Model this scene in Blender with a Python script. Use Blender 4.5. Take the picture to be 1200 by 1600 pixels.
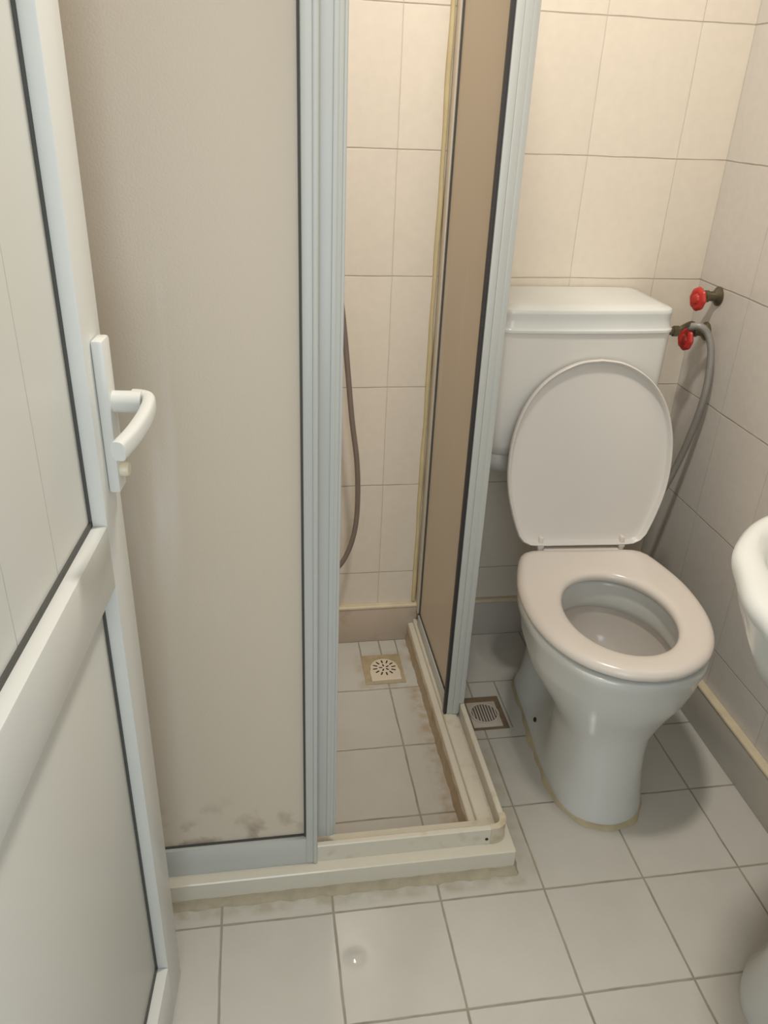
import bpy, bmesh, math, random
from mathutils import Vector, Matrix
random.seed(4)
S = bpy.context.scene
for o in list(bpy.data.objects):
    bpy.data.objects.remove(o)
COL = S.collection

# ---------------------------------------------------------------- camera
def look(pitch, yaw, roll):
    f = Vector((math.sin(yaw)*math.cos(pitch), math.cos(yaw)*math.cos(pitch), -math.sin(pitch)))
    r = f.cross(Vector((0, 0, 1))).normalized()
    u = r.cross(f)
    r2 = r*math.cos(roll) + u*math.sin(roll)
    u2 = -r*math.sin(roll) + u*math.cos(roll)
    return r2, u2, f
cd = bpy.data.cameras.new('camera'); cam = bpy.data.objects.new('camera', cd); COL.objects.link(cam)
r_, u_, f_ = look(0.48037, 0.17418, 0.04478)
M = Matrix(((r_.x, u_.x, -f_.x, -0.3056), (r_.y, u_.y, -f_.y, -0.7405), (r_.z, u_.z, -f_.z, 1.3164), (0, 0, 0, 1)))
cam.matrix_world = M
cd.sensor_fit = 'VERTICAL'; cd.sensor_height = 36.0; cd.lens = 28.0; cd.clip_start = 0.01
S.camera = cam

# ---------------------------------------------------------------- world, lights, exposure
w = bpy.data.worlds.new('world'); S.world = w; w.use_nodes = True
w.node_tree.nodes['Background'].inputs[0].default_value = (0.80, 0.90, 0.96, 1)
w.node_tree.nodes['Background'].inputs[1].default_value = 0.8
def light(name, typ, loc, power, color, size=0.2, size_y=None, rot=(0, 0, 0), shape='DISK'):
    l = bpy.data.lights.new(name, typ); l.energy = power; l.color = color
    if typ == 'AREA':
        l.shape = shape; l.size = size
        if size_y: l.size_y = size_y
    o = bpy.data.objects.new(name, l); o.location = loc; o.rotation_euler = rot; COL.objects.link(o); return o
light('ceiling_light', 'AREA', (0.055, 0.26, 2.36), 21.0, (1.0, 0.935, 0.85), 0.17)
light('hall_daylight', 'AREA', (-0.26, -1.5, 1.35), 11.0, (0.88, 0.955, 1.0), 0.7, 1.6, (math.radians(90), 0, 0), 'RECTANGLE')
S.view_settings.view_transform = 'Standard'; S.view_settings.look = 'None'
S.view_settings.exposure = -0.15; S.view_settings.gamma = 1.0; S.view_settings.use_curve_mapping = False

# ---------------------------------------------------------------- materials
def lin(c):
    return tuple(((v/255)/12.92 if v/255 <= .04045 else ((v/255+.055)/1.055)**2.4) for v in c) + (1,)
def mat(name, rgb, rough=.4, metal=0, var=.04, scale=12, bump=0, bscale=60, coat=0, stain=None, stain_amt=0, stain_scale=5, stain_lo=.55):
    m = bpy.data.materials.new(name); m.use_nodes = True; nt = m.node_tree; b = nt.nodes['Principled BSDF']
    b.inputs['Roughness'].default_value = rough; b.inputs['Metallic'].default_value = metal
    b.inputs['Coat Weight'].default_value = coat; b.inputs['Coat Roughness'].default_value = .08
    g = nt.nodes.new('ShaderNodeNewGeometry')
    n = nt.nodes.new('ShaderNodeTexNoise'); n.inputs['Scale'].default_value = scale; n.inputs['Detail'].default_value = 4
    nt.links.new(g.outputs['Position'], n.inputs['Vector'])
    c = lin(rgb); mix = nt.nodes.new('ShaderNodeMix'); mix.data_type = 'RGBA'
    mix.inputs[6].default_value = tuple(v*(1-var) for v in c[:3])+(1,); mix.inputs[7].default_value = tuple(min(1, v*(1+var)) for v in c[:3])+(1,)
    nt.links.new(n.outputs['Fac'], mix.inputs[0]); out = mix.outputs[2]
    if stain:
        n3 = nt.nodes.new('ShaderNodeTexNoise'); n3.inputs['Scale'].default_value = stain_scale; n3.inputs['Detail'].default_value = 6
        nt.links.new(g.outputs['Position'], n3.inputs['Vector'])
        mr = nt.nodes.new('ShaderNodeMapRange'); mr.inputs[1].default_value = stain_lo; mr.inputs[2].default_value = stain_lo+.2
        mr.inputs[4].default_value = stain_amt; nt.links.new(n3.outputs['Fac'], mr.inputs[0])
        m2 = nt.nodes.new('ShaderNodeMix'); m2.data_type = 'RGBA'; nt.links.new(mr.outputs[0], m2.inputs[0])
        nt.links.new(out, m2.inputs[6]); m2.inputs[7].default_value = lin(stain); out = m2.outputs[2]
    nt.links.new(out, b.inputs['Base Color'])
    if bump:
        n2 = nt.nodes.new('ShaderNodeTexNoise'); n2.inputs['Scale'].default_value = bscale
        nt.links.new(g.outputs['Position'], n2.inputs['Vector'])
        bp = nt.nodes.new('ShaderNodeBump'); bp.inputs['Strength'].default_value = bump; bp.inputs['Distance'].default_value = .002
        nt.links.new(n2.outputs['Fac'], bp.inputs['Height']); nt.links.new(bp.outputs[0], b.inputs['Normal'])
    return m

def mth(nt, op, a, b=None, clamp=False):
    n = nt.nodes.new('ShaderNodeMath'); n.operation = op; n.use_clamp = clamp
    for i, v in enumerate((a, b)):
        if v is None: continue
        if isinstance(v, (int, float)): n.inputs[i].default_value = v
        else: nt.links.new(v, n.inputs[i])
    return n.outputs[0]
def noise(nt, pos, scale, detail=3):
    n = nt.nodes.new('ShaderNodeTexNoise'); n.inputs['Scale'].default_value = scale; n.inputs['Detail'].default_value = detail
    nt.links.new(pos, n.inputs['Vector']); return n.outputs['Fac']
def ramp(nt, v, lo, hi, a=0., b=1.):
    n = nt.nodes.new('ShaderNodeMapRange'); n.inputs[1].default_value = lo; n.inputs[2].default_value = hi
    n.inputs[3].default_value = a; n.inputs[4].default_value = b; nt.links.new(v, n.inputs[0]); return n.outputs[0]
def mixc(nt, fac, a, b):
    n = nt.nodes.new('ShaderNodeMix'); n.data_type = 'RGBA'
    if isinstance(fac, (int, float)): n.inputs[0].default_value = fac
    else: nt.links.new(fac, n.inputs[0])
    for i, v in ((6, a), (7, b)):
        if isinstance(v, tuple): n.inputs[i].default_value = v
        else: nt.links.new(v, n.inputs[i])
    return n.outputs[2]

def tile_mat(name, ax, rgb, grout, gw=(.003, .003), rough=.25, mottle=.05, mscale=30, fac=(1., 1.), stains=(), glint_bump=None, extra=()):
    """ax = ((axis, size, offset), (axis, size, offset)); tile grid in world metres"""
    m = bpy.data.materials.new(name); m.use_nodes = True; nt = m.node_tree; b = nt.nodes['Principled BSDF']
    g = nt.nodes.new('ShaderNodeNewGeometry'); pos = g.outputs['Position']
    sp = nt.nodes.new('ShaderNodeSeparateXYZ'); nt.links.new(pos, sp.inputs[0])
    wob = mth(nt, 'MULTIPLY', mth(nt, 'SUBTRACT', noise(nt, pos, 9), .5), .004)
    wid = mth(nt, 'ADD', mth(nt, 'MULTIPLY', noise(nt, pos, 22), 1.1), .45)
    masks, cells = [], []
    for k, (a, size, off) in enumerate(ax):
        v = mth(nt, 'DIVIDE', mth(nt, 'SUBTRACT', mth(nt, 'ADD', sp.outputs[a], wob), off), size)
        fr = mth(nt, 'FRACT', mth(nt, 'ADD', v, 100.5))
        d = mth(nt, 'MULTIPLY', mth(nt, 'ABSOLUTE', mth(nt, 'SUBTRACT', fr, .5)), size)
        q = mth(nt, 'DIVIDE', d, mth(nt, 'MULTIPLY', wid, gw[k]/2))
        masks.append(mth(nt, 'MULTIPLY', ramp(nt, q, .55, 1.3, 1., 0.), fac[k]))
        cells.append(mth(nt, 'FLOOR', v))
    gm = mth(nt, 'MAXIMUM', masks[0], masks[1])
    for (a, pv, o, lo, hi, wd) in extra:      # short cut lines in the tiling: axis, value, other axis range
        d = mth(nt, 'ABSOLUTE', mth(nt, 'SUBTRACT', mth(nt, 'ADD', sp.outputs[a], wob), pv))
        l = ramp(nt, d, wd*.3, wd*.6, 1., 0.)
        l = mth(nt, 'MULTIPLY', l, mth(nt, 'GREATER_THAN', sp.outputs[o], lo)); l = mth(nt, 'MULTIPLY', l, mth(nt, 'LESS_THAN', sp.outputs[o], hi))
        gm = mth(nt, 'MAXIMUM', gm, l)
    cb = nt.nodes.new('ShaderNodeCombineXYZ'); nt.links.new(cells[0], cb.inputs[0]); nt.links.new(cells[1], cb.inputs[1])
    wn = nt.nodes.new('ShaderNodeTexWhiteNoise'); nt.links.new(cb.outputs[0], wn.inputs['Vector'])
    c = lin(rgb)
    t = mth(nt, 'ADD', mth(nt, 'MULTIPLY', noise(nt, pos, mscale, 5), .75), mth(nt, 'MULTIPLY', wn.outputs['Value'], .25))
    base = mixc(nt, ramp(nt, t, .3, .7), tuple(v*(1-mottle) for v in c[:3])+(1,), tuple(min(1, v*(1+mottle)) for v in c[:3])+(1,))
    for (scol, boxr, nscale, amt) in stains:   # dirt with its own shape: a patch box (x0,x1,y0,y1,soft) broken up by noise
        x0, x1, y0, y1, sf = boxr
        mk = mth(nt, 'MULTIPLY', ramp(nt, sp.outputs[0], x0-sf, x0+sf), ramp(nt, sp.outputs[0], x1-sf, x1+sf, 1., 0.))
        mk = mth(nt, 'MULTIPLY', mk, mth(nt, 'MULTIPLY', ramp(nt, sp.outputs[1], y0-sf, y0+sf), ramp(nt, sp.outputs[1], y1-sf, y1+sf, 1., 0.)))
        mk = mth(nt, 'MULTIPLY', mk, ramp(nt, noise(nt, pos, nscale, 6), .38, .62)); mk = mth(nt, 'MULTIPLY', mk, amt)
        base = mixc(nt, mk, base, lin(scol))
    gcol = mixc(nt, ramp(nt, noise(nt, pos, 14, 4), .45, .7), lin(grout), tuple(v*.72 for v in lin(grout)[:3])+(1,))
    nt.links.new(mixc(nt, gm, base, gcol), b.inputs['Base Color'])
    nt.links.new(ramp(nt, gm, 0, 1, rough, .8), b.inputs['Roughness'])
    h = mth(nt, 'ADD', mth(nt, 'MULTIPLY', gm, -.0008), mth(nt, 'MULTIPLY', noise(nt, pos, 7, 2), .0012))
    if glint_bump:  # added bump in the height, shaped only to catch a lamp highlight
        dx = mth(nt, 'SUBTRACT', sp.outputs[0], glint_bump[0]); dy = mth(nt, 'SUBTRACT', sp.outputs[1], glint_bump[1])
        r2 = mth(nt, 'ADD', mth(nt, 'MULTIPLY', dx, dx), mth(nt, 'MULTIPLY', dy, dy))
        h = mth(nt, 'ADD', h, mth(nt, 'MULTIPLY', mth(nt, 'EXPONENT', mth(nt, 'MULTIPLY', r2, -1/glint_bump[2]**2)), glint_bump[3]))
    bp = nt.nodes.new('ShaderNodeBump'); bp.inputs['Strength'].default_value = 1; bp.inputs['Distance'].default_value = 1
    nt.links.new(h, bp.inputs['Height']); nt.links.new(bp.outputs[0], b.inputs['Normal'])
    return m

CER = mat('ceramic', (217, 219, 215), .20, var=.02, coat=.12)
CER_IN = mat('ceramic_bowl', (218, 212, 205), .14, var=.03, coat=.3, stain=(196, 178, 150), stain_amt=.25, stain_scale=9)
SEATM = mat('seat_plastic', (228, 220, 211), .22, var=.015)
LIDM = mat('lid_plastic', (218, 214, 208), .30, var=.015)
TANKM = mat('tank_plastic', (222, 220, 214), .25, var=.02, stain=(200, 186, 160), stain_amt=.35, stain_scale=6, stain_lo=.60)
PVC = mat('pvc_white', (212, 213, 208), .30, var=.02)
DOORP = mat('door_board', (206, 206, 199), .35, var=.025, scale=3)
GASK = mat('rubber_gasket', (74, 74, 70), .6)
BLACK = mat('black_rubber', (48, 46, 46), .5)
ALU = mat('white_profile', (194, 196, 191), .28, var=.02)
ALU2 = mat('white_profile_stained', (214, 208, 192), .32, var=.03, stain=(160, 144, 112), stain_amt=.35, stain_scale=34, stain_lo=.56)
MARB = mat('marble_curb', (214, 208, 192), .16, var=.04, scale=20, coat=.3)
FILL = mat('stained_fillet', (188, 170, 142), .6, var=.18, scale=40, stain=(150, 118, 78), stain_amt=.6, stain_scale=22, stain_lo=.52)
MORT = mat('mortar', (170, 160, 136), .75, var=.22, scale=45, bump=.6, bscale=90)
SILI = mat('yellowed_silicone', (204, 188, 146), .5, var=.2, scale=18)
CREAMT = mat('cream_edge', (208, 194, 166), .45, var=.15, scale=30)
SKIRT = mat('skirting_tile', (186, 180, 170), .22, var=.05, scale=20)
SKIRTC = mat('skirting_tile_shower', (192, 176, 158), .3, var=.06, scale=20, stain=(150, 130, 96), stain_amt=.5, stain_scale=16, stain_lo=.58)
RED = mat('red_wheel', (192, 50, 42), .35, var=.1, scale=80)
BRASS = mat('dull_brass', (110, 104, 84), .4, .8, var=.2, scale=60)
CHROME = mat('dull_chrome', (140, 136, 128), .35, .8, var=.1)
HOSE = mat('grey_hose', (150, 146, 140), .45, .2, var=.12, scale=120)
HOSE2 = mat('brown_grey_hose', (132, 120, 110), .5, .1, var=.1, scale=100)
DRAINP = mat('drain_plastic', (214, 202, 182), .4, var=.04)
DRAING = mat('drain_grey', (196, 187, 174), .45, var=.05)
DARK = mat('drain_hole', (44, 36, 28), .8)
PLASTER = mat('white_plaster', (214, 210, 200), .8, bump=.2)
HALL = mat('hall_paint', (180, 184, 186), .8)
SCREW = mat('screw_head', (70, 62, 54), .4, .6)

def frosted(name, rgb, tl=.45):
    m = bpy.data.materials.new(name); m.use_nodes = True; nt = m.node_tree
    out = nt.nodes['Material Output']; b = nt.nodes['Principled BSDF']
    g = nt.nodes.new('ShaderNodeNewGeometry'); pos = g.outputs['Position']
    sp = nt.nodes.new('ShaderNodeSeparateXYZ'); nt.links.new(pos, sp.inputs[0])
    c = lin(rgb)
    # long vertical lime streaks and small mould specks low down on the sheet
    mp = nt.nodes.new('ShaderNodeMapping'); mp.inputs['Scale'].default_value = (16, 16, 2.2); nt.links.new(pos, mp.inputs[0])
    st = ramp(nt, noise(nt, mp.outputs[0], 1, 4), .56, .72)
    st = mth(nt, 'MULTIPLY', st, mth(nt, 'MULTIPLY', ramp(nt, sp.outputs[2], .55, .80), ramp(nt, sp.outputs[2], 1.10, 1.18, 1., 0.)))
    base = mixc(nt, mth(nt, 'MULTIPLY', st, .6), c, lin((250, 246, 238)))
    low = ramp(nt, sp.outputs[2], .13, .24, 1., 0.)
    low = mth(nt, 'MULTIPLY', low, mth(nt, 'LESS_THAN', sp.outputs[0], -.2))
    sk = mth(nt, 'MULTIPLY', low, ramp(nt, noise(nt, pos, 22, 6), .5, .68))
    base = mixc(nt, mth(nt, 'MULTIPLY', sk, .55), base, lin((128, 98, 60)))
    nt.links.new(base, b.inputs['Base Color']); b.inputs['Roughness'].default_value = .42
    bpn = nt.nodes.new('ShaderNodeBump'); bpn.inputs['Strength'].default_value = .25; bpn.inputs['Distance'].default_value = .001
    nt.links.new(noise(nt, pos, 350, 2), bpn.inputs['Height']); nt.links.new(bpn.outputs[0], b.inputs['Normal'])
    t = nt.nodes.new('ShaderNodeBsdfTranslucent'); nt.links.new(base, t.inputs[0])
    mx = nt.nodes.new('ShaderNodeMixShader'); mx.inputs[0].default_value = tl
    nt.links.new(b.outputs[0], mx.inputs[1]); nt.links.new(t.outputs[0], mx.inputs[2]); nt.links.new(mx.outputs[0], out.inputs[0])
    return m
FROST = frosted('frosted_sheet', (240, 229, 211), .30)

# ---------------------------------------------------------------- mesh helpers
def add_box(bm, x0, x1, y0, y1, z0, z1, bev=0, mtx=None, seg=2):
    t = bmesh.new(); bmesh.ops.create_cube(t, size=1)
    for v in t.verts:
        v.co = Vector(((x0+x1)/2+v.co.x*(x1-x0), (y0+y1)/2+v.co.y*(y1-y0), (z0+z1)/2+v.co.z*(z1-z0)))
    if bev: bmesh.ops.bevel(t, geom=list(t.edges), offset=bev, segments=seg, affect='EDGES', profile=.5)
    if mtx: t.transform(mtx)
    me = bpy.data.meshes.new('t'); t.to_mesh(me); t.free(); bm.from_mesh(me); bpy.data.meshes.remove(me)
def loft(bm, rings, cap0=False, cap1=False, closed=True):
    vs = [[bm.verts.new(p) for p in r] for r in rings]; n = len(rings[0])
    for a, b in zip(vs, vs[1:]):
        for i in range(n if closed else n-1):
            j = (i+1) % n; bm.faces.new((a[i], a[j], b[j], b[i]))
    if cap0: bm.faces.new(vs[0])
    if cap1: bm.faces.new(list(reversed(vs[-1])))
    return vs
def catmull(pts, n=8, closed=False):
    P = [Vector(p) for p in pts]; out = []; m = len(P)
    for i in range(m if closed else m-1):
        p0 = P[i-1] if (closed or i > 0) else P[0]*2-P[1]
        p1 = P[i]; p2 = P[(i+1) % m]; p3 = P[(i+2) % m] if (closed or i+2 < m) else P[-1]*2-P[-2]
        for k in range(n):
            t = k/n; out.append(.5*((2*p1)+(p2-p0)*t+(2*p0-5*p1+4*p2-p3)*t*t+(3*p1-p0-3*p2+p3)*t**3))
    if not closed: out.append(P[-1])
    return out
def add_tube(bm, pts, r, seg=14, smooth=8, cap=True):
    P = catmull(pts, smooth) if smooth else [Vector(p) for p in pts]
    rings = []; up = Vector((0, 0, 1))
    t0 = (P[1]-P[0]).normalized(); nrm = t0.cross(up if abs(t0.z) < .9 else Vector((1, 0, 0))).normalized()
    for i, p in enumerate(P):
        t = (P[min(i+1, len(P)-1)]-P[max(i-1, 0)]).normalized()
        nrm = (nrm-t*nrm.dot(t)).normalized(); bn = t.cross(nrm)
        rr = r(i/(len(P)-1)) if callable(r) else r
        rings.append([p+(nrm*math.cos(2*math.pi*k/seg)+bn*math.sin(2*math.pi*k/seg))*rr for k in range(seg)])
    loft(bm, rings, cap, cap)
def add_lathe(bm, prof, mtx, seg=28, rf=None):
    """prof = [(radius, height)]; axis = local z"""
    rings = []
    for (r, h) in prof:
        rings.append([mtx @ Vector((r*(rf(2*math.pi*k/seg) if rf else 1)*math.cos(2*math.pi*k/seg), r*(rf(2*math.pi*k/seg) if rf else 1)*math.sin(2*math.pi*k/seg), h)) for k in range(seg)])
    loft(bm, rings, True, True)
def obj(name, bm, m, parent=None, smooth=True, ang=40):
    bmesh.ops.recalc_face_normals(bm, faces=bm.faces)
    me = bpy.data.meshes.new(name); bm.to_mesh(me); bm.free(); me.materials.append(m)
    if smooth:
        me.polygons.foreach_set('use_smooth', [True]*len(me.polygons)); me.set_sharp_from_angle(angle=math.radians(ang))
    o = bpy.data.objects.new(name, me); COL.objects.link(o)
    if parent:
        o.parent = parent; o.matrix_parent_inverse = root_inv(parent)
    return o
def root_inv(p):
    m = Matrix.Identity(4); q = p
    chain = []
    while q: chain.append(q); q = q.parent
    for q in reversed(chain): m = m @ (q.matrix_parent_inverse if q.parent else Matrix.Identity(4)) @ q.matrix_basis
    return m.inverted()
def thing(name, label, cat, loc):
    o = bpy.data.objects.new(name, None); COL.objects.link(o); o.location = loc; o.empty_display_size = .05
    o['label'] = label; o['category'] = cat; return o
def tag(o, label, cat, group=None):
    o['label'] = label; o['category'] = cat
    if group: o['group'] = group
    return o
def struct(o): o['kind'] = 'structure'; return o
def B(): return bmesh.new()
def box_obj(name, m, parent, *a, bev=.001):
    b = B(); add_box(b, *a, bev=bev); return obj(name, b, m, parent)

# ---------------------------------------------------------------- room shell
XR, YB, XL, YF, H = .7226, 1.0125, -.72, -.66, 2.40
Z0, AH = 1.4751-5*.2528, .2528
FLOOR = tile_mat('floor_tiles', ((0, .2, 0.0), (1, .2, 0.0)), (193, 190, 182), (156, 149, 134), (.0040, .0040), .13, .03, 14,
    stains=(((164, 134, 84), (.045, .078, .27, .80, .012), 30, .55), ((150, 138, 104), (-.75, .17, .215, .252, .006), 26, .45),
            ((158, 142, 104), (-.075, .055, .80, .945, .008), 30, .35), ((170, 156, 124), (.165, .20, .23, .80, .008), 28, .35),
            ((158, 140, 104), (.06, .12, .90, 1.02, .012), 26, .6)),
    extra=((0, -.055, 1, .93, 1.02, .003), (0, .045, 1, .93, 1.02, .003), (0, .27, 1, .63, .80, .003), (1, .60, 0, .17, .3, .003)),
    glint_bump=(-.173, .113, .011, .0034))  # made-up raised bump that puts a bright glint on the front tile
BACK = tile_mat('back_wall_tiles', ((0, .2037, -.0028), (2, AH, Z0)), (224, 214, 198), (176, 166, 148), (.0020, .0026), .30, .03, 55, (.45, .8))
RIGHT = tile_mat('right_wall_tiles', ((1, .2045, .805), (2, AH, Z0)), (212, 206, 198), (172, 164, 152), (.0022, .003), .30, .035, 55, (.4, .85))
LEFTW = tile_mat('left_wall_tiles', ((1, .2045, .805), (2, AH, Z0)), (222, 208, 190), (172, 162, 142), (.0022, .003), .30, .035, 55, (.4, .85))
FRONTW = tile_mat('front_wall_tiles', ((0, .2037, -.0028), (2, AH, Z0)), (222, 212, 196), (172, 162, 142), (.0022, .003), .30, .035, 55, (.55, .9))
struct(box_obj('floor', FLOOR, None, XL-.1, XR+.1, -2.0, YB+.1, -.08, 0, bev=0))
struct(box_obj('wall_back', BACK, None, XL, XR, YB, YB+.1, 0, H, bev=0))
struct(box_obj('wall_right', RIGHT, None, XR, XR+.1, YF-.12, YB+.1, 0, H, bev=0))
struct(box_obj('wall_left', LEFTW, None, XL-.1, XL, YF-.12, YB+.1, 0, H, bev=0))
b = B(); add_box(b, .16, XR, YF-.12, YF, 0, H); add_box(b, XL, -.62, YF-.12, YF, 0, H); add_box(b, -.62, .16, YF-.12, YF, 2.05, H)
struct(obj('wall_front', b, FRONTW))
struct(box_obj('ceiling', PLASTER, None, XL-.1, XR+.1, YF-.12, YB+.1, H, H+.1, bev=0))
# baseboards: tiled upstand with a yellowed top bead
def skirting(name, x0, x1, y0, y1, m, capaxis, top=.106):
    o = struct(box_obj(name, m, None, x0, x1, y0, y1, 0, top, bev=.0015))
    if capaxis == 'y':
        b = B(); add_tube(b, [(x0, y0+.004, top+.003), (x1, y0+.004, top+.003)], .006, 10, 0)
        add_box(b, x0, x1, y0+.003, y1, top, top+.009)
    else:
        b = B(); add_tube(b, [(x0+.004, y0, top+.003), (x0+.004, y1, top+.003)], .006, 10, 0)
        add_box(b, x0+.003, x1, y0, y1, top, top+.009)
    obj('grout_bead', b, CREAMT, o)
    return o
skirting('baseboard_back', .135, XR-.002, YB-.0145, YB-.0005, SKIRT, 'y')
skirting('baseboard_shower', XL+.001, .108, YB-.0145, YB-.0005, SKIRTC, 'y')
skirting('baseboard_right', XR-.0175, XR-.0005, YF+.01, YB-.016, SKIRT, 'x')
skirting('baseboard_left', XL+.0005, XL+.0175, .33, YB-.016, SKIRTC, 'x')

# ---------------------------------------------------------------- bathroom door (open, seen at a slant)
DU = Vector((.0976, .995, 0)).normalized(); DN = Vector((.995, -.0976, 0)).normalized(); DA = Vector((-.469, .05, 0))
DM = Matrix(((DU.x, DN.x, 0, DA.x), (DU.y, DN.y, 0, DA.y), (0, 0, 1, 0), (0, 0, 0, 1)))   # local: x along leaf to free edge, y out of face, z up
LW = -.735                                      # hinge end
door = bpy.data.objects.new('door_1', None); COL.objects.link(door); door.location = DA+DU*LW; struct(door)
def dbox(name, m, s0, s1, o0, o1, z0, z1, parent=door, bev=.0015):
    b = B(); add_box(b, s0, s1, o0, o1, z0, z1, bev, DM); return obj(name, b, m, parent)
TH = .040
dbox('free_stile', PVC, 0, .064, -TH, 0, .012, 2.0)
dbox('hinge_stile', PVC, LW, LW+.075, -TH, 0, .012, 2.0)
dbox('bottom_rail', PVC, LW+.075, 0, -TH, 0, .012, .125)
dbox('middle_rail', PVC, LW+.075, 0, -TH, 0, .815, .893)
dbox('top_rail', PVC, LW+.075, 0, -TH, 0, 1.90, 2.0)
def boards(z0, z1, n=5):
    b = B(); s0, s1 = LW+.075, 0; st = (s1-s0)/n
    for i in range(n):
        add_box(b, s0+i*st+.0002, s0+(i+1)*st-.0002, -.028, -.0182, z0, z1, .0005, DM, 1)
    add_box(b, s0, s1, -.026, -.0190, z0, z1, 0, DM)
    return b
dbox('lower_panel', DOORP, LW+.075, 0, -.028, -.0182, .125, .815, bev=.0004)
obj('upper_panel', boards(.893, 1.90, 6), DOORP, door)
for z0, z1 in ((.125, .815), (.893, 1.90)):
    b = B(); g = .0042
    add_box(b, -g, -.0003, -.0182, -.0155, z0, z1, 0, DM); add_box(b, LW+.0753, LW+.075+g, -.0182, -.0155, z0, z1, 0, DM)
    add_box(b, LW+.075, 0, -.0182, -.0155, z0+.0002, z0+g+.002, 0, DM); add_box(b, LW+.075, 0, -.0182, -.0155, z1-g, z1-.0002, 0, DM)
    obj('gasket', b, GASK, door)
hp = dbox('door_handle', PVC, .022, .050, 0, .0125, .922, 1.09, bev=.003)
b = B()
add_tube(b, [DM @ Vector(p) for p in ((.037, .010, 1.022), (.037, .028, 1.022), (.037, .042, 1.022))], .0118, 18, 4)
gp = [(.047, .030, 1.022), (.046, .038, 1.022), (.041, .046, 1.022), (.030, .0505, 1.022), (.010, .0525, 1.021), (-.015, .0520, 1.019), (-.045, .0485, 1.016), (-.074, .042, 1.013)]
P = catmull([DM @ Vector(p) for p in gp], 8); rings = []
for i, p in enumerate(P):
    t = (P[min(i+1, len(P)-1)]-P[max(i-1, 0)]).normalized(); sd = t.cross(Vector((0, 0, 1))).normalized(); up = sd.cross(t)
    rings.append([p+sd*.0070*math.copysign(abs(math.cos(a))**.6, math.cos(a))+up*.0100*math.copysign(abs(math.sin(a))**.6, math.sin(a)) for a in [2*math.pi*k/20 for k in range(20)]])
loft(b, rings, True, True)
obj('lever', b, PVC, hp)
b = B(); add_lathe(b, [(.0085, 0), (.0085, .006), (.007, .009), (.003, .010)], DM @ Matrix.Translation((.034, .0124, .946)) @ Matrix.Rotation(math.radians(-90), 4, 'X'))
k = obj('lock_knob', b, mat('cream_knob', (214, 206, 182), .3), hp)
# door jambs around the opening
b = B()
for x0, x1 in ((-.66, -.60), (.14, .18)): add_box(b, x0, x1, YF-.13, YF+.008, 0, 2.07, .002)
add_box(b, -.66, .18, YF-.13, YF+.008, 2.03, 2.09, .002)
struct(obj('trim_1', b, PVC))

# ---------------------------------------------------------------- shower curb (raised marble sill) with rough mortar under it
def rounded_path(pts, r, n=8):
    out = []
    for i, p in enumerate(pts):
        if i in (0, len(pts)-1): out.append(Vector(p)); continue
        a = (Vector(pts[i-1])-Vector(p)).normalized(); c = (Vector(pts[i+1])-Vector(p)).normalized()
        p0 = Vector(p)+a*r; p1 = Vector(p)+c*r
        for k in range(n+1):
            t = k/n; out.append(p0*(1-t)**2+Vector(p)*2*t*(1-t)+p1*t*t)
    return out
def strip(bm, prof, y_front, x_right, r, x_start, y_end, n=10):
    """sweep a profile (d, z) round the enclosure corner; d = distance in from the outer faces"""
    path = []
    for d, z in prof:
        rr = max(r-d, .0006)
        pts = rounded_path([(x_start, y_front+d, z), (x_right-d, y_front+d, z), (x_right-d, y_end, z)], rr, n)
        path.append(pts)
    path.append(path[0])
    vs = [[bm.verts.new(p) for p in q] for q in path[:-1]]; m = len(vs[0])
    for i in range(len(vs)):
        a = vs[i]; c = vs[(i+1) % len(vs)]
        for k in range(m-1): bm.faces.new((a[k], a[k+1], c[k+1], c[k]))
    bm.faces.new([v[0] for v in vs]); bm.faces.new([v[-1] for v in reversed(vs)])
curb = thing('shower_curb', 'raised off-white marble curb under the shower enclosure, rough mortar along its foot', 'shower curb', (-.2, .28, 0))
b = B(); strip(b, [(0, .014), (0, .053), (.002, .055), (.072, .055), (.074, .053), (.074, .014)], .2455, .1535, .004, XL+.001, YB-.016, 4)
obj('sill', b, MARB, curb)
b = B()      # mortar bed: lumpy foot
rng = random.Random(9)
def mortar_run(bm, path, w, h):
    rows = []
    for i, (p, out) in enumerate(path):
        q = Vector(p); out = Vector(out).normalized()
        j = 1+.16*math.sin(i*.9)+.10*math.sin(i*2.3+1)+rng.uniform(-.10, .10)
        rows.append([q+Vector((0, 0, 0.0002))-out*.004, q+out*w*j+Vector((0, 0, .0003)), q+out*w*.75*j+Vector((0, 0, h*.22*j)), q+out*w*.35*j+Vector((0, 0, h*.5*j)), q+out*.0012+Vector((0, 0, h*(1+.25*(j-1)))), q-out*.004+Vector((0, 0, h*.97))])
    loft(bm, rows, True, True, closed=True)
def run_pts(p0, p1, out, n): return [(Vector(p0).lerp(Vector(p1), i/n), out) for i in range(n+1)]
mortar_run(b, run_pts((XL+.002, .2455, 0), (.1500, .2455, 0), (0, -1, 0), 70)+[((.1520+.0015*math.sin(a), .2470-.0015*math.cos(a), 0), (math.sin(a), -math.cos(a), 0)) for a in (.3, .6, .9, 1.2, 1.45)]+run_pts((.1535, .250, 0), (.1535, YB-.016, 0), (1, 0, 0), 60), .0105, .016)
obj('mortar_bed', b, MORT, curb)
b = B()
mortar_run(b, run_pts((.0795, .3195, 0), (.0795, YB-.016, 0), (-1, 0, 0), 60), .005, .040)
mortar_run(b, run_pts((XL+.002, .3195, 0), (.0795, .3195, 0), (0, 1, 0), 60), .005, .040)
obj('stained_fillet', b, FILL, curb)

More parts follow.
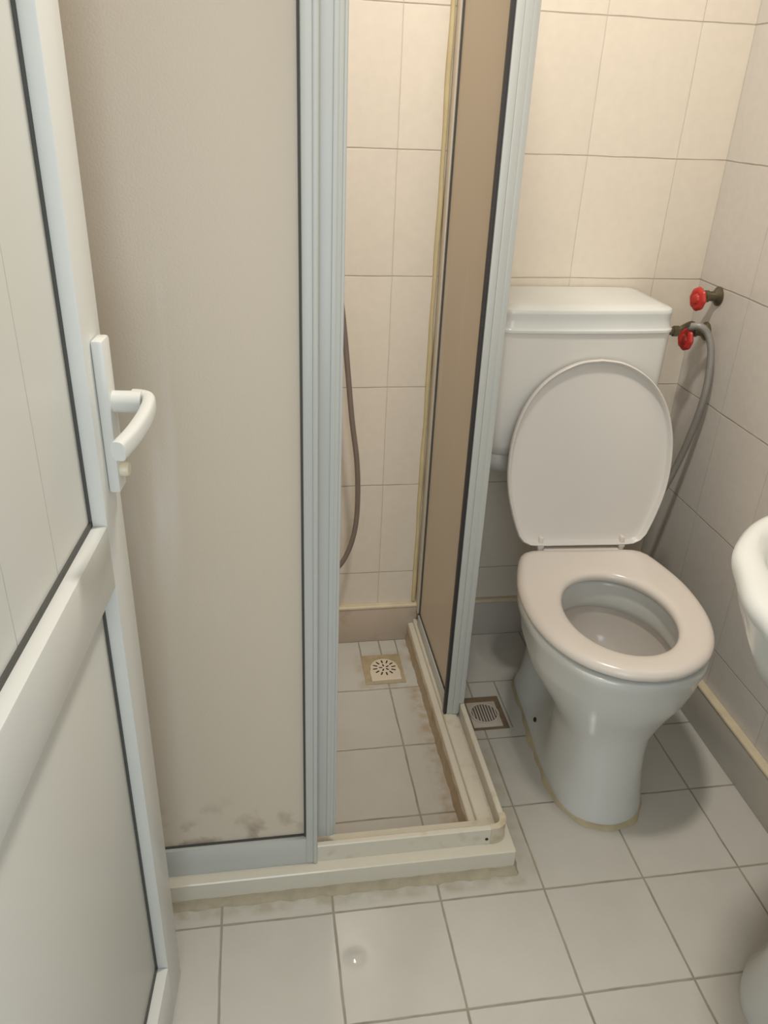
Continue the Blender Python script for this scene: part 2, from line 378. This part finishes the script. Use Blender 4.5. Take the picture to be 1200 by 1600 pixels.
# ---------------------------------------------------------------- shower enclosure (white profiles, frosted sheets)
enc = thing('shower_enclosure', 'corner shower enclosure with white profiles and frosted beige sheets, its corner entry open', 'shower enclosure', (-.1, .29, .055))
ZT = 1.86; XO, YO = .1405, .2685          # outer faces of the track
def track(z0, up, name, m=ALU, mz=1):
    s = 1 if up else -1
    b = B()
    pr = [(0, 0), (0, .038), (.002, .040), (.0095, .040), (.0115, .038), (.0115, .002), (.0180, .002), (.0187, .0120), (.0200, .0128), (.046, .0128), (.048, .011), (.048, 0)]
    strip(b, [(d, z0+s*h) for d, h in pr], YO, XO, .030, XL+.002, YB-.017)
    return obj(name, b, m, enc)
tr = track(.0552, True, 'bottom_track', ALU2); track(ZT, False, 'top_track')
# plastic corner cap and its screw
b = B(); strip(b, [(-.0012, .0556), (-.0012, .0958), (.0105, .0962), (.0105, .0556)], YO, XO, .031, .106, .304)
cc = obj('corner_cap', b, mat('aged_plastic', (206, 196, 172), .4, stain=(160, 142, 104), stain_amt=.5, stain_scale=40, stain_lo=.5), tr)
b = B(); add_lathe(b, [(.0032, 0), (.0032, .0012), (.0015, .0018)], Matrix.Translation((.099, YO-.0001, .069)) @ Matrix.Rotation(math.radians(90), 4, 'X'), 14)
obj('screw', b, SCREW, tr)
# fixed front sheet
fx = box_obj('fixed_front_panel', FROST, enc, XL+.02, -.240, .277, .281, .118, ZT-.02, bev=0)
b = B(); add_box(b, XL+.012, -.2435, YO-.0008, .2785, .0955, .120, .001); add_box(b, XL+.012, -.2435, YO-.0012, .268, .0556, .120, .001)
obj('panel_bottom_rail', b, ALU, fx)
b = B()
add_box(b, -.2445, -.2235, YO-.0025, .286, .0556, ZT, .002)
add_box(b, -.2315, -.2245, YO-.0050, YO-.001, .0556, ZT, .0018)
obj('panel_stile', b, ALU, fx)
b = B(); add_box(b, -.2475, -.2446, .272, .2765, .120, ZT-.02); add_box(b, XL+.02, -.2446, .2738, .2768, .1202, .1232)
obj('panel_gasket', b, GASK, fx)
# sliding front door, slid open behind the fixed sheet
sl = box_obj('sliding_front_door', FROST, enc, XL+.05, -.2225, .296, .2995, .10, ZT-.04, bev=0)
b = B()
add_box(b, -.2235, -.193, .288, .308, .0965, ZT-.03, .002)
add_box(b, -.2060, -.199, .2862, .290, .0970, ZT-.031, .0012)
add_box(b, -.1935, -.1885, .2905, .3035, .0965, ZT-.03, .0015)
obj('door_stile', b, ALU, sl)
# wall profile, side fixed sheet, side sliding door with its closing post
b = B(); add_box(b, .0995, .1385, .978, YB-.0003, .0965, ZT, .0015); add_box(b, .1225, .1300, .968, .980, .10, ZT, .001)
obj('wall_profile', b, mat('profile_warm', (214, 204, 188), .35, var=.03), enc)
b = B()
def bead_x(z, i): return .0925+.0005*math.sin(i*1.7)+.0006*math.sin(i*.6)
pts = [(bead_x(.12+1.7*i/40, i), YB-.002, .12+1.72*i/40) for i in range(41)]
add_tube(b, pts, lambda t: .0055+.0006*math.sin(t*37), 10, 3)
obj('silicone_bead', b, SILI, enc)
sfx = box_obj('fixed_side_panel', FROST, enc, .1240, .1275, .642, .980, .090, ZT-.02, bev=0)
b = B(); add_box(b, .1190, .1330, .640, .656, .0965, ZT, .0015); add_box(b, .1195, .1385, .656, .978, .0965, .120, .0015)
obj('side_panel_frame', b, ALU, sfx)
ssl = box_obj('sliding_side_door', FROST, enc, .1045, .1080, .634, .968, .098, ZT-.04, bev=0)
b = B(); add_box(b, .0995, .1285, .617, .6375, .0690, ZT-.03, .002); add_box(b, .1270, .1385, .6172, .6373, .0965, ZT-.03, .002); add_box(b, .1125, .1255, .6145, .618, .0695, ZT-.031, .0012)
add_box(b, .0985, .1135, .640, .966, .0700, .1010, .0015)
obj('closing_post', b, ALU, ssl)
b = B(); add_box(b, .0925, .0990, .6175, .6285, .068, ZT-.03, .001)
obj('black_seal', b, BLACK, ssl)
b = B(); add_box(b, .1015, .1043, .9635, .968, .10, ZT-.04); add_box(b, .1015, .1043, .640, .966, .1012, .1042)
obj('panel_gasket', b, GASK, ssl)

# ---------------------------------------------------------------- toilet
TM = Matrix.Translation((.395, .52, 0)) @ Matrix.Rotation(math.radians(-3.6), 4, 'Z')
half = [(0, -.240), (.045, -.234), (.088, -.214), (.125, -.183), (.155, -.138), (.174, -.085), (.183, -.030), (.184, .030), (.178, .080), (.166, .128), (.154, .165), (.143, .189), (.124, .203), (.095, .206), (.040, .206), (0, .206)]
hp_ = catmull([(x, y, 0) for x, y in half], 6)
OUTL = [(p.x, p.y) for p in hp_]+[(-p.x, p.y) for p in reversed(hp_[1:-1])]
def polar(poly, c, n=96):
    """radius of a closed outline seen from c at n angles"""
    out = []
    for k in range(n):
        a = 2*math.pi*k/n; dx, dy = math.cos(a), math.sin(a); best = 0
        for i in range(len(poly)):
            x0, y0 = poly[i][0]-c[0], poly[i][1]-c[1]; x1, y1 = poly[(i+1) % len(poly)][0]-c[0], poly[(i+1) % len(poly)][1]-c[1]
            ex, ey = x1-x0, y1-y0; den = dx*ey-dy*ex
            if abs(den) < 1e-12: continue
            t = (x0*ey-y0*ex)/den; s = (x0*dy-y0*dx)/den
            if t > 0 and -1e-6 <= s <= 1+1e-6: best = max(best, t)
        out.append((dx, dy, best))
    return out
OC = (0, -.040)
PO = polar(OUTL, OC)
def ell_r(dx, dy, a, bb, p=2.0): return 1/((abs(dx)/a)**p+(abs(dy)/bb)**p)**(1/p)
def ring_o(inset, z, scale=1, M_=TM): return [M_ @ Vector((OC[0]+dx*(r*scale-inset), OC[1]+dy*(r*scale-inset), z)) for dx, dy, r in PO]
def ring_e(a, bb, z, cy=None, p=2.0, M_=TM):
    return [M_ @ Vector((dx*ell_r(dx, dy, a, bb, p), (OC[1] if cy is None else cy)+dy*ell_r(dx, dy, a, bb, p), z)) for dx, dy, r in PO]
toilet = thing('toilet', 'white ceramic floor-standing toilet with its lid raised against the cistern', 'toilet', (.395, .52, 0))
# pan: stations down the outside, then over the rim and into the bowl
N = 96
def pan_ring(z, yf, yb, ws):
    ts = [0, .045, .15, .34, .55, .70, .85, .95, 1]
    cp = [(w_, t*(yb-yf)+yf, 0) for t, w_ in zip(ts, ws)]
    cp[-2] = (cp[-2][0], yb-.016, 0); cp.insert(-1, (cp[-2][0]*.8, yb, 0))
    cp = cp+[(-x, y, z_) for x, y, z_ in reversed(cp[1:-1])]
    poly = [(p.x, p.y) for p in catmull(cp, 8, True)]
    # resample by arc length so that rings line up, starting at the front
    L = [0]
    for i in range(len(poly)): 
        a = poly[i]; c = poly[(i+1) % len(poly)]; L.append(L[-1]+math.hypot(a[0]-c[0], a[1]-c[1]))
    out = []
    for k in range(N):
        s = L[-1]*k/N; i = max(j for j in range(len(poly)) if L[j] <= s+1e-9)
        a = poly[i]; c = poly[(i+1) % len(poly)]; t = (s-L[i])/max(L[i+1]-L[i], 1e-9)
        out.append(TM @ Vector((a[0]+(c[0]-a[0])*t, a[1]+(c[1]-a[1])*t, z)))
    return out
def wr(f, m_, bk, e=.55): # helper giving half-width stations: front roundness, mid, back
    return [0, f*.62, f*.93, f, m_, (m_+bk)/2, bk, bk*.82, 0]
secs = [
 (.000, -.199, .285, [0, .060, .090, .100, .098, .096, .096, .090, 0]),
 (.012, -.199, .285, [0, .060, .090, .100, .098, .096, .096, .090, 0]),
 (.022, -.194, .283, [0, .060, .092, .099, .088, .086, .091, .086, 0]),
 (.050, -.188, .280, [0, .058, .088, .094, .068, .054, .084, .080, 0]),
 (.100, -.180, .275, [0, .056, .083, .090, .056, .042, .080, .076, 0]),
 (.150, -.174, .270, [0, .056, .082, .089, .056, .042, .078, .074, 0]),
 (.190, -.172, .262, [0, .060, .086, .093, .066, .058, .080, .074, 0]),
 (.225, -.180, .250, [0, .068, .102, .112, .088, .078, .090, .080, 0]),
 (.260, -.194, .235, [0, .072, .112, .136, .127, .108, .106, .092, 0]),
 (.300, -.212, .222, [0, .079, .123, .157, .155, .138, .124, .104, 0]),
 (.340, -.224, .214, [0, .083, .129, .167, .171, .158, .140, .118, 0]),
 (.375, -.232, .210, [0, .085, .130, .168, .175, .168, .150, .132, 0]),
 (.384, -.235, .209, [0, .087, .133, .171, .180, .174, .157, .140, 0]),
 (.397, -.236, .209, [0, .088, .134, .172, .181, .175, .158, .141, 0]),
]
b = B(); rings = [pan_ring(*s) for s in secs]
top = rings[-1]; cen = TM @ Vector((OC[0], OC[1], .396))
def inward(f, z, a=None, bb=None):
    out = []
    for p in top:
        q = TM.inverted() @ p; d = Vector((q.x-OC[0], q.y-OC[1])); r = d.length; d.normalize()
        tr_ = ell_r(d.x, d.y, a, bb) if a else r-f
        out.append(TM @ Vector((OC[0]+d.x*tr_, OC[1]+d.y*tr_, z)))
    return out
rings += [inward(.0012, .4008), inward(.004, .4025), inward(.03, .4025)]
rings += [inward(0, .4025, .128, .158), inward(0, .400, .124, .154), inward(0, .394, .121, .151), inward(0, .350, .119, .148), inward(0, .339, .121, .150), inward(0, .335, .126, .155)]
obj('pan', (loft(b, rings, True, False), b)[1], CER, toilet, ang=50)
b = B()
rs = [(.127, .156, .3352), (.126, .155, .325), (.124, .152, .305), (.118, .144, .282), (.106, .128, .258), (.088, .106, .238), (.066, .080, .224), (.050, .060, .212), (.046, .055, .190), (.044, .052, .15)]
loft(b, [inward(0, z, a, bb) for a, bb, z in rs], False, True)
obj('bowl', b, CER_IN, toilet)
b = B(); loft(b, [inward(0, .2195, .060, .073), inward(0, .2185, .058, .070)], True, True)
wm = bpy.data.materials.new('toilet_water'); wm.use_nodes = True; wb = wm.node_tree.nodes['Principled BSDF']
wb.inputs['Base Color'].default_value = (.75, .76, .74, 1); wb.inputs['Roughness'].default_value = .02; wb.inputs['Transmission Weight'].default_value = .8; wb.inputs['IOR'].default_value = 1.33
obj('water', b, wm, toilet)
# cement ring at the foot
b = B(); prs = []
base0 = [TM.inverted() @ p for p in rings[0]]
def grow(e, z, lump):
    out = []
    for i, p in enumerate(base0):
        d = Vector((p.x, p.y-.05)); d = Vector((d.x*1.3, d.y)).normalized()
        lump_f = 1+lump*(.5*math.sin(i*.55)+.4*math.sin(i*1.3+2))
        out.append(TM @ Vector((p.x+d.x*e*lump_f, p.y+d.y*e*lump_f, z)))
    return out
loft(b, [grow(-.004, .0002, 0), grow(.008, .0003, .8), grow(.004, .005, .7), grow(-.002, .009, .5)], True, True)
obj('cement_ring', b, mat('yellow_cement', (186, 174, 144), .7, var=.25, scale=30), toilet)
b = B(); add_lathe(b, [(.0055, 0), (.0055, .003), (.003, .0045)], Matrix.Translation((.3105, .602, .045)) @ Matrix.Rotation(math.radians(-80), 4, 'Y'), 14)
obj('fixing_screw', b, SCREW, toilet)
# seat ring
b = B()
def se(a_in, z): return ring_e(.1085+a_in, .138+a_in, z, p=2.05)
rr = [ring_o(.020, .4065), ring_o(.009, .4080), ring_o(.002, .413), ring_o(0, .418), ring_o(.002, .424), ring_o(.007, .429), ring_o(.014, .4315), ring_o(.024, .4325),
      se(.020, .4325), se(.010, .4310), se(.003, .4270), se(0, .4210), se(.001, .4130), se(.006, .4075), ring_o(.020, .4065)]
loft(b, rr)
add_box(b, -.088, .088, .196, .224, .411, .430, .004, TM)
seat = obj('seat', b, SEATM, toilet, ang=60)
for sx, sy in ((-.145, -.08), (.145, -.08), (-.15, .07), (.15, .07)):
    b = B(); add_box(b, sx-.006, sx+.006, sy-.014, sy+.014, .4022, .4085, .002, TM)
    obj('buffer', b, SEATM, seat)
# raised lid: dish with a rolled rim
LP = Matrix.Translation(TM @ Vector((0, .216, .4405)))
tilt = math.atan2(.062, .402)
LMt = LP @ Matrix.Rotation(math.radians(-3.0), 4, 'Z') @ Matrix(((1, 0, 0, 0), (0, math.sin(tilt), math.cos(tilt)*-1, 0), (0, math.cos(tilt), math.sin(tilt), 0), (0, 0, 0, 1)))
# local: x across, y up the lid from hinge, z towards the viewer (front)
sc = .417/.446
def lid_ring(inset, z):
    out = []
    for dx, dy, r in PO:
        x = OC[0]+dx*(r-inset); y = OC[1]+dy*(r-inset)
        out.append(LMt @ Vector((x*1.0, (.206-y)*sc-.005, z)))
    return out
b = B()
loft(b, [lid_ring(.030, -.008), lid_ring(.010, -.007), lid_ring(.002, -.002), lid_ring(0, .006), lid_ring(.0012, .012), lid_ring(.0035, .0135), lid_ring(.0062, .012), lid_ring(.0085, .004), lid_ring(.014, .0005), lid_ring(.030, -.001), lid_ring(.08, -.003)], True, True)
lid = obj('lid', b, LIDM, toilet, ang=60)
for sx in (-1, 1):
    b = B()
    cpos = TM @ Vector((sx*.094, .214, .4355))
    add_tube(b, [cpos+Vector((-.007, 0, 0)), cpos+Vector((.007, 0, 0))], .0085, 16, 0)
    add_box(b, cpos.x-.005, cpos.x+.005, cpos.y-.008, cpos.y+.006, cpos.z, cpos.z+.022, .003)
    add_box(b, cpos.x-.006, cpos.x+.006, cpos.y-.007, cpos.y+.007, .4022, cpos.z, .002)
    obj('hinge', b, SEATM, toilet)

# ---------------------------------------------------------------- cistern on the wall behind
cis = thing('toilet_cistern', 'white plastic cistern with a stepped lid, on the wall behind the toilet', 'cistern', (.384, .99, .58))
def rrect(x0, x1, y0, y1, z, r, n=8, bow=0.0):
    out = []
    for cx, cy, a0 in ((x1-r, y1-r*.3, 0), (x0+r, y1-r*.3, 90), (x0+r, y0+r, 180), (x1-r, y0+r, 270)):
        ry = r*.3 if a0 < 180 else r
        for k in range(n+1):
            a = math.radians(a0+90*k/n); out.append(Vector((cx+r*math.cos(a), cy+ry*math.sin(a), z)))
    # subdivide the front edge and bow it slightly
    full = []
    m = len(out)
    for i in range(m):
        p = out[i]; q = out[(i+1) % m]; full.append(p)
        if (q-p).length > .08 and abs(p.y-q.y) < .03:
            for k in range(1, 12): full.append(p.lerp(q, k/12))
    if bow:
        for p in full:
            if p.y < (y0+y1)/2:
                u = (p.x-(x0+x1)/2)/((x1-x0)/2); p.y -= bow*(1-u*u)
    return full
x0, x1, yb_ = .196, .572, YB-.004
b = B()
loft(b, [rrect(x0+.040, x1-.040, .885, yb_-.01, .556, .040), rrect(x0+.016, x1-.016, .862, yb_, .562, .045), rrect(x0+.008, x1-.008, .850, yb_, .584, .045),
         rrect(x0+.006, x1-.006, .848, yb_, .600, .042), rrect(x0+.009, x1-.009, .850, yb_, .608, .040),
         rrect(x0+.012, x1-.012, .838, yb_, .613, .040, bow=.002), rrect(x0+.004, x1-.004, .823, yb_, .626, .036, bow=.003), rrect(x0+.001, x1-.001, .818, yb_, .645, .030, bow=.004),
         rrect(x0, x1, .817, yb_, .70, .026, bow=.005), rrect(x0-.002, x1+.002, .817, yb_, .80, .024, bow=.005), rrect(x0-.003, x1+.003, .817, yb_, .903, .024, bow=.005)], True, True)
obj('tank', b, TANKM, cis, ang=50)
def lr(i, z, r=.028, bow=.006): return rrect(x0-.008+i, x1+.008-i, .811+i, yb_, z, r, bow=bow)
b = B()
loft(b, [lr(.004, .8965), lr(.002, .8980), lr(.002, .9030), lr(.0042, .9048), lr(.0055, .908), lr(.0070, .918), lr(.0072, .927), lr(.0060, .935), lr(.0058, .939), lr(.0075, .9435), lr(.012, .9465), lr(.020, .9480), lr(.024, .9500), lr(.032, .9510), lr(.060, .9516)], True, True)
obj('cistern_lid', b, CER, cis, ang=35)
# flush pipe down to the pan
b = B(); add_tube(b, [(.40, .925, .575), (.40, .925, .50), (.405, .915, .42), (.407, .86, .352), (.407, .79, .34), (.407, .72, .34)], .024, 18, 6)
obj('flush_pipe', b, TANKM, cis)

# ---------------------------------------------------------------- valves on the right wall
def wheel_valve(loc, wheel, label, name='stop_valve', outlet=None, tilt=0):
    t = thing(name, label, 'valve', loc)
    L = Vector(loc); Wp = Vector(wheel); ax = (Wp-L).normalized()
    zq = Vector((0, 0, 1)); q = ax.to_track_quat('Z', 'Y').to_matrix().to_4x4()
    base = Matrix.Translation(L) @ q
    wq = Vector((-1, 0, 0)).to_track_quat('Z', 'Y').to_matrix().to_4x4()
    b = B(); add_lathe(b, [(.021, .0004), (.021, .003), (.014, .009), (.011, .012), (.0105, .024), (.013, .026), (.013, .034), (.008, .036), (.007, .040)], Matrix.Translation(L) @ wq, 24)
    if outlet:
        add_tube(b, [L+Vector((-.018, 0, 0)), L+Vector((-.026, -.004, .012)), Vector(outlet)], .0085, 12, 6)
    obj('valve_body', b, BRASS, t)
    b = B(); add_tube(b, [L+Vector((-.034, 0, 0)), Wp-ax*.004], .0042, 12, 0)
    obj('stem', b, BRASS, t)
    b = B()
    wax = Vector((-1, -.12, 0)).normalized(); mw = Matrix.Translation(Wp-wax*.010) @ wax.to_track_quat('Z', 'Y').to_matrix().to_4x4()
    add_lathe(b, [(.006, -.002), (.018, .000), (.0235, .003), (.0255, .007), (.0235, .011), (.018, .0135), (.012, .012), (.009, .016), (.004, .017)], mw, 64, rf=lambda a: 1+.035*math.cos(8*a))
    obj('handwheel', b, RED, t)
    return t
wheel_valve((XR, .921, .951), (.655, .893, .951), 'upper stop valve with red handwheel on the right wall, level with the cistern lid')
wheel_valve((XR, .938, .868), (.655, .908, .858), 'lower stop valve with red handwheel on the right wall, where the grey hose starts')
# brass inlet fitting on the cistern side with a short link to the lower valve
fit = thing('inlet_fitting', 'small dull brass inlet fitting on the right side of the cistern below its lid', 'pipe fitting', (.578, .88, .886))
b = B(); Rx = Matrix.Rotation(math.radians(90), 4, 'Y')
add_lathe(b, [(.012, 0), (.012, .010), (.009, .012), (.009, .026), (.012, .028), (.012, .040), (.006, .042)], Matrix.Translation((.5765, .875, .885)) @ Rx, 6)
obj('nut', b, BRASS, fit, ang=20)
b = B(); add_tube(b, [(.614, .875, .885), (.635, .885, .893), (.665, .91, .893), (.690, .930, .882), (.700, .938, .872)], .0055, 12)
obj('link_pipe', b, BRASS, fit)
# flexible hose, drops behind the lid
def ribbed(pts, r, m, name, label, cat, pitch=.004):
    b = B(); P = catmull(pts, 14)
    L = sum((P[i+1]-P[i]).length for i in range(len(P)-1)); n = int(L/(pitch/2))
    acc = [0]
    for i in range(len(P)-1): acc.append(acc[-1]+(P[i+1]-P[i]).length)
    Q = []; j = 0
    for i in range(n+1):
        s = L*i/n
        while j < len(acc)-2 and acc[j+1] < s: j += 1
        Q.append(P[j].lerp(P[j+1], (s-acc[j])/max(acc[j+1]-acc[j], 1e-9)))
    rings = []; nrm = Vector((1, 0, 0))
    for i, p in enumerate(Q):
        t = (Q[min(i+1, n)]-Q[max(i-1, 0)]).normalized(); nrm = (nrm-t*nrm.dot(t)).normalized(); bn = t.cross(nrm)
        rr = r*(1 if i % 2 else .90)
        rings.append([p+(nrm*math.cos(a)+bn*math.sin(a))*rr for a in [2*math.pi*k/12 for k in range(12)]])
    loft(b, rings, True, True)
    return tag(obj(name, b, m, ang=80), label, cat)
ribbed([(.655, .900, .888), (.672, .885, .893), (.690, .877, .878), (.700, .866, .845), (.703, .856, .79), (.701, .852, .73), (.698, .860, .66), (.690, .872, .58), (.672, .885, .49), (.640, .90, .40), (.600, .92, .33), (.55, .95, .28)],
       .0085, HOSE, 'flexible_hose', 'grey flexible hose arching down from the lower red valve beside the toilet', 'hose')
ribbed([(-.262, .945, 1.585), (-.250, .948, 1.50), (-.20, .955, 1.30), (-.150, .952, 1.10), (-.128, .950, .98), (-.112, .950, .862), (-.0925, .950, .671), (-.078, .950, .56), (-.0735, .950, .46), (-.078, .950, .38), (-.094, .950, .315), (-.122, .950, .268), (-.17, .952, .25), (-.24, .955, .30), (-.30, .965, .45), (-.33, .975, .70), (-.335, .985, .86)],
       .0065, HOSE2, 'shower_hose', 'brown-grey shower hose looping down the tiled wall inside the shower', 'hose', .005)
# mixer the hose hangs from, mostly behind the frosted sheet
mx = thing('shower_mixer', 'chrome shower mixer on the back wall, behind the frosted front sheet', 'shower mixer', (-.335, YB, .90))
b = B(); add_tube(b, [(-.41, .972, .90), (-.26, .972, .90)], .021, 20, 0)
for xx in (-.41, -.26): add_tube(b, [(xx, .972, .90), (xx, YB-.0003, .90)], .016, 16, 0)
add_tube(b, [(-.335, .985, .90), (-.335, .985, .86)], .010, 14, 0)
obj('mixer_body', b, CHROME, mx)
b = B(); add_tube(b, [(-.335, .955, .915), (-.335, .90, .945)], .008, 12, 0); obj('mixer_lever', b, CHROME, mx)

hs = thing('hand_shower', 'chrome hand shower in its wall bracket above the shower hose, behind the frosted sheet', 'hand shower', (-.262, YB, 1.66))
b = B(); add_tube(b, [(-.262, .945, 1.590), (-.263, .940, 1.66), (-.264, .915, 1.75)], .011, 16, 6)
add_tube(b, [(-.264, .918, 1.752), (-.264, .895, 1.742)], .036, 28, 0)
obj('handset', b, CHROME, hs)
b = B(); add_box(b, -.280, -.245, .925, YB-.0004, 1.640, 1.672, .004)
obj('wall_bracket', b, CHROME, hs)

# ---------------------------------------------------------------- floor drains
def slot(bm, cx, cy, z, ang, l, w):
    m = Matrix.Translation((cx, cy, z)) @ Matrix.Rotation(ang, 4, 'Z')
    pts = []
    for k in range(10):
        a = math.pi*k/9-math.pi/2; pts.append(m @ Vector((l/2-w/2+w/2*math.cos(a), w/2*math.sin(a), 0)))
    for k in range(10):
        a = math.pi*k/9+math.pi/2; pts.append(m @ Vector((-l/2+w/2+w/2*math.cos(a), w/2*math.sin(a), 0)))
    loft(bm, [pts, [p+Vector((0, 0, .0006)) for p in pts]], True, True)
d1 = thing('floor_drain', 'cream plastic drain cover with a sunburst of slots, on the shower floor', 'floor drain', (-.004, .868, 0))
b = B(); add_box(b, -.057, .046, .818, .934, .0002, .0016, .0005)
obj('drain_bed', b, mat('drain_mortar', (172, 156, 126), .8, var=.25, scale=50, bump=.4), d1)
b = B(); pl = [(-.041, .826), (.036, .828), (.037, .862)]
for k in range(13):
    a = math.radians(-5+190*k/12); pl.append((-.0025+.0365*math.cos(a), .8755+.0365*math.sin(a)))
pl.append((-.042, .862))
loft(b, [[Vector((x, y, .0016)) for x, y in pl], [Vector((x, y, .0055)) for x, y in pl], [Vector((-.003+(x+.003)*.96, .865+(y-.865)*.96, .0068)) for x, y in pl]], True, True)
cv = obj('drain_cover', b, DRAINP, d1, ang=30)
b = B(); CX, CY = -.0025, .8735
for k in range(12):
    a = 2*math.pi*k/12+.12; slot(b, CX+.0245*math.cos(a), CY+.0245*math.sin(a), .0068, a, .012, .0036)
for k in range(5):
    a = 2*math.pi*k/5+.5; slot(b, CX+.0095*math.cos(a), CY+.0095*math.sin(a), .0068, a, .009, .0034)
obj('drain_slots', b, DARK, cv, smooth=False)
d2 = thing('floor_drain', 'grey round ribbed floor drain in a dark recess between shower curb and toilet', 'floor drain', (.215, .69, 0))
b = B()
for k_ in ((.172, .262, .734, .742), (.172, .262, .628, .632), (.172, .178, .632, .734), (.254, .262, .632, .734)):
    add_box(b, k_[0], k_[1], k_[2], k_[3], .0002, .0011)
add_box(b, .173, .261, .629, .741, .0001, .0008)
obj('drain_recess', b, mat('dark_recess', (120, 102, 80), .85, var=.35, scale=60), d2)
b = B(); add_box(b, .176, .248, .635, .722, .0008, .0034, .002)
add_lathe(b, [(.0360, .0030), (.0360, .0062), (.0335, .0068), (.0315, .0066), (.0310, .0042)], Matrix.Translation((.2125, .680, 0)), 40)
pv = obj('drain_cover', b, DRAING, d2)
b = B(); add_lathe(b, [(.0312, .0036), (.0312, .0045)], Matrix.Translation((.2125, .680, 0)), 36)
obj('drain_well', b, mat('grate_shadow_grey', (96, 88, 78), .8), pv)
b = B()
for k in range(9):
    x = -.0272+k*.0068; h = math.sqrt(max(.0300**2-x*x, 0)); add_box(b, .2125+x-.0016, .2125+x+.0016, .680-h, .680+h, .0040, .0066, .0006, None, 1)
obj('drain_ribs', b, mat('rib_light', (196, 186, 174), .4), pv)

# ---------------------------------------------------------------- washbasin on the right wall
bas = thing('washbasin', 'white ceramic washbasin with its pedestal on the right wall, cut by the photo edge', 'washbasin', (.6, -.09, 0))
CYB = -.085
q_ = [(XR-.001, .290), (.60, .290), (.52, .284), (.46, .274), (.415, .258), (.375, .236), (.340, .205), (.305, .163), (.282, .112), (.260, .058), (.253, 0)]
hb = catmull([(x, y, 0) for x, y in q_], 6)
bo = [(p.x, CYB+p.y) for p in hb]+[(p.x, CYB-p.y) for p in reversed(hb[:-1])]
BC = (.545, CYB)
def bring(f, z, dx=0.0, keep=True):
    out = []
    for x, y in bo:
        if f >= 1: s = 1
        s = f; nx = XR-.001-(XR-.001-x)*s if keep else BC[0]+(x-BC[0])*s
        out.append(Vector((nx+dx, CYB+(y-CYB)*s, z)))
    return out
def bring_in(a, bb, z, cx=.475, p=2.4):
    out = []
    for x, y in bo:
        d = Vector((x-cx, y-CYB)); d.normalize()
        r = ell_r(d.x, d.y, a, bb, p); out.append(Vector((cx+d.x*r, CYB+d.y*r, z)))
    return out
b = B()
loft(b, [bring(.42, .560), bring(.58, .580), bring(.72, .610), bring(.83, .650), bring(.905, .695), bring(.950, .738), bring(.972, .766), bring(.992, .785), bring(1.0, .794), bring(.998, .803), bring(.985, .810), bring(.965, .813), bring(.945, .813),
         bring_in(.170, .232, .811), bring_in(.163, .225, .806), bring_in(.157, .217, .792), bring_in(.150, .207, .765), bring_in(.135, .185, .735), bring_in(.105, .145, .705), bring_in(.06, .08, .690), bring_in(.02, .02, .686)], True, True)
obj('basin', b, CER, bas, ang=60)
b = B()
def pr_(a, bb, z, cx=.600): return [Vector((cx+(a*math.cos(t) if math.cos(t) < 0 else a*.5*math.cos(t)), CYB+bb*math.sin(t), z)) for t in [2*math.pi*k/40 for k in range(40)]]
loft(b, [pr_(.150, .125, 0.0003), pr_(.150, .125, .02), pr_(.135, .110, .05), pr_(.115, .092, .15), pr_(.105, .084, .35), pr_(.108, .088, .52), pr_(.13, .11, .62)], True, True)
obj('pedestal', b, CER, bas)
